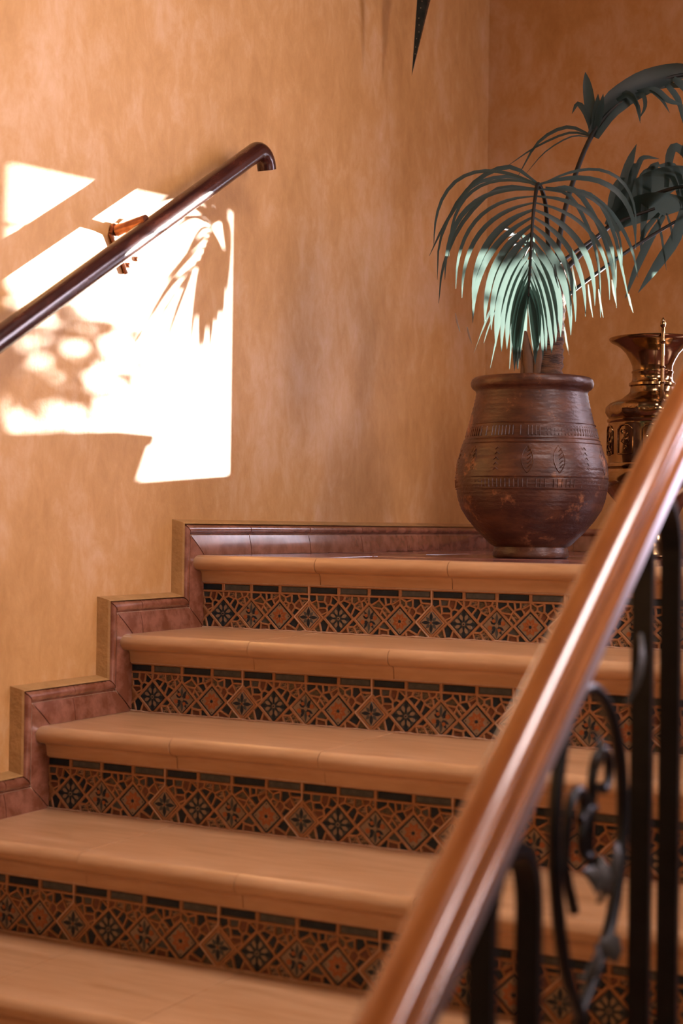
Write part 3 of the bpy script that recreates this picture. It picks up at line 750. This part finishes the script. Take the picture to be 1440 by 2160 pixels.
# ------------------------------------------------------------------ palm
PDY = -0.14
def atp(u, v, y): return at(u, v, y + PDY)
def at3(u, v, y): return at(u, v, 0.50 + min(max(y - 0.66, 0) * 1.05, 0.42))
palm = tag(empty('potted_palm', (pc.x, pc.y, 0.427 * PS)), 'dark green fan-fronded palm growing from the terracotta jar', 'palm')
LP = Vector(palm.location)
rl = random.Random(21)
q = MB()
def trunk(u, v0, v1, r0, r1, y, lean=0):
    a, c = at(u, v0, y), at(u + lean, v1, y); P = []; Rd = []
    n_ = 30
    for i in range(n_ + 1):
        t = i / n_; P.append(a.lerp(c, t) - LP); Rd.append((r0 + (r1 - r0) * t) * (1.0 + (0.06 if i % 2 else -0.05) + rl.uniform(-0.03, 0.03)))
    q.tube(P, Rd, 18)
trunk(1152, 812, 560, 0.038, 0.027, PY, 20); q.build('trunk', M['trunk'], palm, smooth=60)
q = MB()
for (u0, v0, u1, v1, r) in ((1118, 815, 1106, 700, 0.016), (1128, 812, 1146, 640, 0.011), (1105, 812, 1100, 740, 0.010)):
    q.tube([atp(u0, v0, PY + 0.14 - 0.04) - LP, atp((u0 + u1) / 2 + 2, (v0 + v1) / 2, PY + 0.14 - 0.045) - LP, atp(u1, v1, PY + 0.14 - 0.03) - LP], [r, r * 0.85, r * 0.4], 10)
q.build('leaf_sheath', M['fibre'], palm, smooth=60)

def leaflet(par, P, w, m='leaf', fold=0.35, up=None, n=3, name='leaflet', base=0.35):
    """P: world points along the blade; w: full width at the widest; a folded strip with two sides"""
    C_ = catmull(P, n); k = len(C_); vs = []; off = Vector(par.location) + LP if par is not palm else LP
    for i, c in enumerate(C_):
        t = i / (k - 1); T_ = (C_[min(i + 1, k - 1)] - C_[max(i - 1, 0)]).normalized()
        side = T_.cross(up or (CAM - c).normalized())
        if side.length < 1e-4: side = CR.copy()
        side.normalize(); nn = side.cross(T_)
        ww = w / 2 * (base + (1 - base) * min(1, t / 0.25)) * (1 - max(0, (t - 0.45) / 0.55) ** 1.7) + 0.0004
        vs += [c - side * ww + nn * ww * fold - off, c - off, c + side * ww + nn * ww * fold - off]
    fs = []
    for i in range(k - 1): fs += [(3 * i, 3 * i + 1, 3 * i + 4, 3 * i + 3), (3 * i + 1, 3 * i + 2, 3 * i + 5, 3 * i + 4)]
    return mesh(name, vs, fs, M[m], par, smooth=True)
def frond(loc): return empty('frond', loc - LP, palm)
def stalk(par, P, r, n=5, name='stalk'):
    off = Vector(par.location) + LP; C_ = catmull(P, n); k = len(C_)
    q = MB(); q.tube([c - off for c in C_], [r[0] + (r[1] - r[0]) * i / (k - 1) for i in range(k)], 8); q.build(name, M['stem'], par, smooth=60); return C_
top = at(1170, 560, PY)
# frond 1: arches towards the viewer and hangs, herringbone of leaflets
f = frond(top)
RP = [atp(1160, 640, 0.64), atp(1156, 520, 0.62), atp(1150, 430, 0.56), atp(1135, 388, 0.47), atp(1128, 420, 0.40), atp(1122, 480, 0.36), atp(1118, 560, 0.335), atp(1114, 625, 0.325)]
C1 = stalk(f, RP, (0.007, 0.0022), 8)
def on(Cv, t):
    x_ = t * (len(Cv) - 1); i = min(int(x_), len(Cv) - 2); return Cv[i].lerp(Cv[i + 1], x_ - i), (Cv[i + 1] - Cv[i]).normalized()
def droop(base, d0, L_, g, n=7, curl=1.5):
    P = [base]; 
    for i in range(n):
        s = (i + 0.5) / n; d = (d0 * (1 - s) ** curl + Vector((0, 0, -1)) * g * s).normalized(); P.append(P[-1] + d * (L_ / n))
    return P
N1 = 17
for i in range(N1):
    t = 0.40 + 0.585 * (i / (N1 - 1)) ** 0.8
    b0, T_ = on(C1, t); q_ = i / (N1 - 1)
    for side in (-1, 1):
        spread = (1 - q_) ** 1.25
        L_ = 0.37 - 0.205 * q_ + rl.uniform(-0.02, 0.02)
        if side > 0: L_ *= 0.93
        fw = Vector((0.25, -0.97, 0))
        d0 = (CR * side * (0.30 + 1.0 * spread) + Vector((0, 0, 1)) * (0.55 * spread ** 2 - 0.75 * (1 - spread)) + T_ * 0.35 + fw * (0.05 + 0.03 * (1 - q_))).normalized()
        P = droop(b0, d0, L_, 0.75 + 0.8 * q_ + rl.uniform(-0.1, 0.1), 7, 1.2)
        leaflet(f, P, (0.0105 + 0.006 * min(1, q_ * 2)) * rl.uniform(0.65, 1.25), fold=0.12, up=(fw + Vector((0, 0, 0.5))).normalized(), n=2)
# a few long thin drooping ones, and dry tips
for P, w in (([(1140, 392, .48), (1075, 352, .46), (1000, 385, .44), (940, 470, .43), (905, 540, .43)], 0.010), ([(1140, 395, .5), (1070, 372, .5), (985, 400, .5), (930, 500, .5), (922, 590, .5)], 0.008),
             ([(1145, 400, .5), (1050, 398, .48), (975, 470, .46), (935, 560, .45), (925, 640, .45)], 0.009), ([(1150, 400, .5), (1230, 405, .48), (1290, 450, .47), (1330, 520, .47), (1345, 585, .47)], 0.009),
             ([(1150, 395, .5), (1245, 410, .5), (1290, 480, .5), (1310, 560, .5), (1328, 645, .5)], 0.008), ([(1150, 400, .52), (1210, 400, .52), (1260, 470, .52), (1290, 560, .52), (1300, 650, .52)], 0.011),
             ([(1150, 400, .52), (1200, 412, .5), (1240, 480, .48), (1262, 560, .47), (1266, 670, .47)], 0.008)):
    leaflet(f, [atp(*p) for p in P], w, fold=0.25)
for (u, v, l) in ((960, 660, 40), (985, 690, 35), (1060, 640, 30), (1190, 690, 60), (1240, 600, 70), (1262, 610, 60), (1290, 590, 55), (1325, 620, 40), (1206, 560, 50)):
    leaflet(f, [atp(u, v, .42), atp(u + 4, v + l * .5, .42), atp(u + 10, v + l, .42)], 0.0035, 'dryleaf', name='dry_tip', n=2)
# frond 2: rises right, broad fused blades
f2 = frond(top + Vector((0.02, 0.02, 0)))
stalk(f2, [atp(1166, 640, .68), atp(1180, 500, .70), atp(1206, 390, .72), atp(1250, 282, .74), atp(1310, 215, .78), atp(1390, 170, .84), atp(1480, 160, .9), atp(1560, 220, .95)], (0.0075, 0.004), 6)
for P, w in (([(1250, 288, .74), (1244, 225, .74), (1238, 180, .74), (1234, 152, .75)], 0.026), ([(1250, 285, .74), (1236, 240, .74), (1218, 219, .73), (1206, 240, .73)], 0.014),
             ([(1252, 282, .74), (1258, 235, .74), (1261, 198, .74)], 0.020), ([(1254, 280, .74), (1265, 235, .74), (1272, 198, .74)], 0.018),
             ([(1250, 288, .74), (1285, 228, .76), (1330, 190, .79), (1385, 163, .83), (1450, 150, .88), (1520, 175, .9)], 0.060), ([(1256, 275, .75), (1290, 222, .77), (1335, 200, .8), (1390, 178, .84), (1450, 185, .88)], 0.034),
             ([(1290, 215, .77), (1300, 192, .78), (1310, 186, .78), (1318, 196, .79)], 0.010), ([(1295, 215, .77), (1325, 200, .77), (1345, 225, .77), (1350, 255, .77)], 0.012), ([(1330, 200, .8), (1355, 200, .79), (1360, 225, .79), (1348, 250, .79)], 0.010),
             ([(1310, 208, .78), (1320, 195, .77), (1338, 210, .77), (1350, 260, .76)], 0.010), ([(1340, 195, .8), (1380, 190, .8), (1410, 212, .8), (1442, 222, .8)], 0.016), ([(1370, 190, .8), (1395, 210, .8), (1412, 238, .8)], 0.007),
             ([(1420, 165, .85), (1450, 190, .85), (1480, 240, .85)], 0.02), ([(1248, 286, .74), (1195, 268, .72), (1135, 300, .7), (1092, 372, .7)], 0.008), ([(1248, 288, .74), (1200, 280, .72), (1130, 310, .7), (1070, 350, .7)], 0.005),
             ([(1248, 290, .74), (1205, 288, .74), (1150, 320, .74), (1110, 365, .74)], 0.003), ([(1400, 172, .85), (1430, 210, .84), (1440, 260, .84)], 0.014)):
    leaflet(f2, [atp(*p) for p in P], w, fold=0.2, base=0.5)
# frond 3: reaches back right towards the window
f3 = frond(top + Vector((0.02, 0.04, 0)))
stalk(f3, [at3(1172, 590, .70), at3(1215, 545, .85), at3(1290, 472, 1.05), at3(1350, 425, 1.2), at3(1430, 395, 1.35), at3(1500, 400, 1.42)], (0.008, 0.004), 6)
stalk(f3, [at3(1170, 645, .70), at3(1240, 590, .8), at3(1330, 525, .95), at3(1420, 470, 1.1), at3(1500, 430, 1.2)], (0.0055, 0.004), 5)
stalk(f3, [at3(1172, 560, .68), at3(1240, 512, .85), at3(1300, 470, 1.0), at3(1380, 440, 1.15)], (0.0045, 0.004), 5)
for P, w in (([(1290, 480, 1.05), (1308, 420, 1.05), (1325, 350, 1.08), (1342, 304, 1.1)], 0.030), ([(1286, 480, 1.05), (1292, 420, 1.05), (1305, 385, 1.05), (1318, 375, 1.05)], 0.024),
             ([(1288, 482, 1.05), (1330, 430, 1.1), (1375, 395, 1.2), (1430, 370, 1.3), (1480, 360, 1.35)], 0.085), ([(1300, 470, 1.05), (1350, 440, 1.15), (1410, 430, 1.3), (1470, 430, 1.4)], 0.070),
             ([(1325, 410, 1.1), (1345, 350, 1.1), (1358, 332, 1.1), (1390, 335, 1.12)], 0.014), ([(1322, 420, 1.08), (1330, 370, 1.06), (1342, 345, 1.05), (1330, 400, 1.03), (1322, 450, 1.03)], 0.011),
             ([(1390, 345, 1.2), (1372, 360, 1.16), (1362, 420, 1.14), (1356, 480, 1.13), (1352, 520, 1.13)], 0.022), ([(1380, 350, 1.2), (1352, 370, 1.15), (1346, 420, 1.15), (1347, 450, 1.15)], 0.009),
             ([(1405, 395, 1.2), (1412, 330, 1.2), (1425, 310, 1.2), (1450, 340, 1.2), (1445, 420, 1.2)], 0.022), ([(1390, 350, 1.15), (1420, 350, 1.15), (1437, 390, 1.15), (1442, 460, 1.15)], 0.014),
             ([(1370, 355, 1.2), (1410, 365, 1.2), (1428, 400, 1.2), (1436, 440, 1.2)], 0.012), ([(1440, 440, 1.25), (1425, 500, 1.2), (1385, 560, 1.15), (1345, 618, 1.12)], 0.030), ([(1400, 455, 1.2), (1370, 505, 1.15), (1340, 570, 1.12), (1318, 630, 1.1)], 0.020),
             ([(1390, 450, 1.15), (1358, 490, 1.1), (1350, 530, 1.1)], 0.014), ([(1385, 450, 1.2), (1395, 500, 1.2), (1405, 570, 1.2)], 0.006), ([(1405, 450, 1.2), (1415, 480, 1.2), (1418, 510, 1.2)], 0.006),
             ([(1440, 330, 1.3), (1460, 300, 1.3), (1500, 330, 1.3)], 0.03), ([(1430, 400, 1.3), (1470, 470, 1.3), (1480, 560, 1.3)], 0.03), ([(1440, 400, 1.35), (1500, 450, 1.35), (1520, 560, 1.35)], 0.03)):
    leaflet(f3, [at3(*p) for p in P], w, fold=0.2, base=0.5)
# frond 4: added behind the first one to throw a leaf shadow on the wall
def sunback(u, v, dy):
    p = wallpt(u, v); return p - SUND * (dy / -SUND.y)
f4 = frond(top + Vector((0.0, 0.04, 0)))
C4 = stalk(f4, [at(1172, 600, PY), sunback(470, 470, 1.0) + Vector((0.03, -0.05, 0.0)), sunback(446, 478, 1.0), sunback(430, 530, 1.0), sunback(400, 580, 1.0), sunback(345, 650, 0.95)], (0.004, 0.0018), 6)
for (a, m_, t_, w, dy) in (((446, 478), (462, 560), (471, 690), 0.016, 1.0), ((446, 480), (470, 540), (474, 640), 0.015, 1.02), ((440, 490), (456, 600), (458, 680), 0.017, .99), ((438, 500), (446, 620), (441, 745), 0.022, 1.0), ((434, 510), (432, 640), (428, 735), 0.016, 1.01),
                       ((430, 520), (424, 640), (418, 744), 0.018, 1.0), ((424, 535), (410, 640), (397, 745), 0.014, .99), ((415, 548), (375, 640), (336, 742), 0.013, .98), ((400, 570), (345, 650), (322, 680), 0.009, .97), ((405, 560), (350, 610), (285, 705), 0.010, .97),
                       ((425, 520), (370, 570), (300, 660), 0.010, .98), ((435, 500), (380, 545), (300, 625), 0.009, .99), ((440, 485), (400, 520), (350, 560), 0.009, 1.0), ((444, 478), (420, 480), (380, 530), 0.012, 1.0), ((446, 474), (405, 450), (350, 470), 0.014, 1.0),
                       ((448, 470), (420, 430), (380, 420), 0.018, 1.0), ((448, 470), (400, 425), (330, 430), 0.016, 1.0), ((450, 470), (470, 430), (476, 520), 0.026, 1.0), ((450, 470), (476, 460), (480, 600), 0.018, 1.0), ((446, 470), (440, 430), (430, 400), 0.022, 1.0), ((450, 470), (380, 410), (300, 415), 0.012, 1.0)):
    leaflet(f4, [sunback(*a, dy), sunback(m_[0], m_[1] + 8, dy), sunback(t_[0], t_[1] + 26, dy)], w * 0.72, fold=0.15, n=5, up=SUND)

# ------------------------------------------------------------------ brass jug
VY = 0.86
vc = at(1371, 1172, VY); vc.z = 0.0
vase = tag(empty('brass_jug', vc), 'engraved brass jug with flared mouth and tall handle behind the banister', 'jug')
vp = [(0.0, 0.001), (0.085, 0.001), (0.09, 0.006), (0.088, 0.014), (0.070, 0.03), (0.062, 0.06), (0.066, 0.10), (0.082, 0.135), (0.104, 0.160), (0.119, 0.180), (0.1255, 0.200), (0.124, 0.216), (0.116, 0.226), (0.112, 0.232), (0.1165, 0.236), (0.116, 0.242), (0.1115, 0.246), (0.1110, 0.256),
      (0.1125, 0.262), (0.1125, 0.345), (0.1110, 0.350), (0.1150, 0.354), (0.1155, 0.359), (0.111, 0.363), (0.115, 0.368), (0.1185, 0.378), (0.117, 0.392), (0.108, 0.402), (0.094, 0.408), (0.078, 0.414), (0.070, 0.421), (0.062, 0.427), (0.057, 0.433), (0.0555, 0.445), (0.060, 0.449), (0.060, 0.455), (0.054, 0.459), (0.0515, 0.466), (0.0515, 0.480), (0.0535, 0.482), (0.0535, 0.486), (0.051, 0.488),
      (0.052, 0.500), (0.057, 0.515), (0.067, 0.532), (0.081, 0.547), (0.094, 0.556), (0.105, 0.561), (0.111, 0.566), (0.1125, 0.571), (0.110, 0.573), (0.104, 0.567), (0.090, 0.557), (0.072, 0.540), (0.058, 0.515), (0.048, 0.49), (0.046, 0.43)]
def vmod(r, z, a):
    if 0.368 < z < 0.40: return r * (1 + 0.018 * math.cos(16 * a))
    return r
q = MB(); q.lathe(vp, 96, mod=vmod); q.build('jug_body', M['brass'], vase, smooth=45)
for j in range(10):
    a0 = 2 * math.pi * (j + 0.5) / 10 + 0.28; q = MB()
    def cp(da, z, r=0.1140): return (r * math.cos(a0 + da), r * math.sin(a0 + da), z)
    hw = 0.20
    q.tube([cp(-hw, 0.268), cp(-hw, 0.33), cp(-hw * 0.6, 0.340), cp(0, 0.343), cp(hw * 0.6, 0.340), cp(hw, 0.33), cp(hw, 0.268), cp(0, 0.266), cp(-hw, 0.268)], 0.0022, 6)
    rr = random.Random(j)
    for _ in range(16):
        da, z = rr.uniform(-0.13, 0.13), rr.uniform(0.276, 0.33); dz = rr.uniform(-0.006, 0.006)
        q.tube([cp(da, z, 0.113), cp(da + rr.uniform(-0.05, 0.05), z + dz, 0.1145), cp(da + rr.uniform(-0.06, 0.06), z + 2 * dz, 0.113)], 0.0018, 5)
    q.build('engraved_panel', M['brass'], vase, smooth=60)
vd = Vector((CAM.x - vc.x, CAM.y - vc.y, 0)).normalized(); sd_ = Vector((-vd.y, vd.x, 0))
def hp(r, z, s=0.025): return vd * r + sd_ * s + Vector((0, 0, z))
q = MB(); P = catmull([hp(0.100, 0.372), hp(0.118, 0.40), hp(0.122, 0.46), hp(0.120, 0.53), hp(0.118, 0.575), hp(0.112, 0.592), hp(0.104, 0.575)], 6)
q.tube(P, 0.0046, 10)
for z in (0.40, 0.445, 0.485, 0.548, 0.590): q.tube([hp(0.1205, z - 0.004), hp(0.1205, z), hp(0.1205, z + 0.004)], [0.0045, 0.0075, 0.0045], 12)
q.tube([hp(0.112, 0.588), hp(0.112, 0.598), hp(0.112, 0.606), hp(0.112, 0.612)], [0.006, 0.0075, 0.005, 0.001], 12)
q.build('handle', M['brass'], vase, smooth=50)

# ------------------------------------------------------------------ star lantern, one spike in view
lt = at(868, 160, 0.9)
axis = (at(893, 0, 0.9) - lt).normalized(); SPL = 0.50
lc = lt + axis * SPL
lan = tag(empty('star_lantern', lc), 'dark metal star lantern hanging above the stairs, one long spike pointing down', 'lantern')
dirs = [-axis]
for i in range(7): dirs.append(Vector((math.cos(i * 0.9), math.sin(i * 0.9), 0.35 * math.sin(i * 2.1) + 0.25)).normalized())
dirs.append(Vector((0.15, 0.1, 1)).normalized())
for i, d in enumerate(dirs):
    L_ = SPL if i == 0 else 0.30
    a = d.cross(Vector((0, 1, 0.2))).normalized(); c = d.cross(a).normalized(); bb = 0.05; q = MB()
    ca, sa = math.cos(0.5), math.sin(0.5)
    B_ = [a * (ca * bb) + c * (sa * bb), a * (-sa * bb) + c * (ca * bb), a * (-ca * bb) - c * (sa * bb), a * (sa * bb) - c * (ca * bb)]
    q.add([v + d * 0.03 for v in B_] + [d * L_], [(0, 1, 4), (1, 2, 4), (2, 3, 4), (3, 0, 4), (3, 2, 1, 0)])
    sp = q.build('spike', M['tin'], lan)
    if i == 0:
        tc_ = (CAM - lt).normalized(); sidev = d.cross(tc_).normalized(); q = MB(); rr = random.Random(5)
        # little pierced dots down the facets
        for t in (0.56, 0.60, 0.66, 0.70, 0.74, 0.78, 0.83, 0.87):
            for fa in range(4):
                e0, e1_ = B_[fa], B_[(fa + 1) % 4]; base_ = e0.lerp(e1_, rr.uniform(0.35, 0.65)) + d * 0.03
                p = base_.lerp(d * L_, t); nf = (e1_ - e0).cross(d * L_ - e0).normalized()
                if nf.dot(e0 + e1_) < 0: nf = -nf
                q = MB(); q.tube([p - nf * 0.001, p + nf * 0.0012], 0.0011, 8); q.build('pierced_dot', M['rivet'], sp)
q = MB(); q.lathe([(0.001, -0.06), (0.04, -0.045), (0.06, 0.0), (0.04, 0.045), (0.001, 0.06)], 12); q.build('lantern_core', M['tin'], lan, smooth=30)
q = MB(); q.tube([(0, 0, 0.05), (0, 0, 2.9 - lc.z)], 0.004, 8); q.build('chain', M['tin'], lan)

# ------------------------------------------------------------------ shrub outside the window: its leaves dapple the patch of sun
shrub = tag(empty('garden_shrub', (2.1, 4.2, -1.7)), 'leafy garden shrub outside behind the landing window', 'shrub')
LS = Vector(shrub.location)
rs = random.Random(5)
q = MB()
def back(yw, zw, dist): return Vector((WX, yw, zw)) - SUND * dist
leaves = MB(); cnt = 0
for (yw, zw, ry, rz, n_) in ((-0.54, 0.44, 0.17, 0.095, 62), (-0.38, 0.42, 0.14, 0.10, 40), (-0.66, 0.38, 0.14, 0.06, 22), (-0.48, 0.325, 0.17, 0.035, 22), (-0.24, 0.47, 0.05, 0.09, 10)):
    for _ in range(n_):
        yy = yw + rs.uniform(-1, 1) * ry; zz = zw + rs.uniform(-1, 1) * rz
        p = back(yy, zz, rs.uniform(3.3, 3.8)) - LS; r = rs.uniform(0.011, 0.019)
        a = Vector((rs.uniform(-1, 1), rs.uniform(-.5, .5), rs.uniform(-1, 1))).normalized(); c = SUND.cross(a).normalized(); a = c.cross(SUND)
        leaves.add([p - a * r * 1.3, p - c * r * 0.8, p + a * r * 1.3 + SUND * 0.01, p + c * r * 0.8], [(0, 1, 2, 3)])
for _ in range(34):      # leaves added to break up the light on the palm
    p = at(rs.uniform(950, 1090), rs.uniform(560, 700), 0.22) if _ < 12 else at(rs.uniform(1050, 1400), rs.uniform(520, 590), 0.25)
    if _ < 12 and (p - at(1090, 590, 0.22)).length < 0.04: continue
    p = p - SUND * rs.uniform(2.4, 2.9) - LS; r = rs.uniform(0.010, 0.022)
    a = Vector((rs.uniform(-1, 1), rs.uniform(-.5, .5), rs.uniform(-1, 1))).normalized(); c = SUND.cross(a).normalized(); a = c.cross(SUND)
    leaves.add([p - a * r * 1.6, p - c * r * 0.7, p + a * r * 1.6 + SUND * 0.01, p + c * r * 0.7], [(0, 1, 2, 3)])
leaves.build('foliage', M['shrub'], shrub)['kind'] = 'stuff'
q = MB()
tp = back(-0.5, 0.42, 4.6) - LS
for i in range(7):
    e_ = back(rs.uniform(-0.75, -0.3), rs.uniform(0.3, 0.55), rs.uniform(4.3, 4.9)) - LS
    q.tube([Vector((0, 0, 0)), tp * 0.5 + Vector((rs.uniform(-.05, .05), 0, 0)), tp * 0.85 + Vector((0, 0, -0.02)), e_], [0.02, 0.012, 0.006, 0.003], 6)
q.build('branches', M['bark'], shrub)
b = MB(); b.box(-3, YB + 0.24, -1.80, 8, 12, -1.75); struct('ground', b, M['soil'])
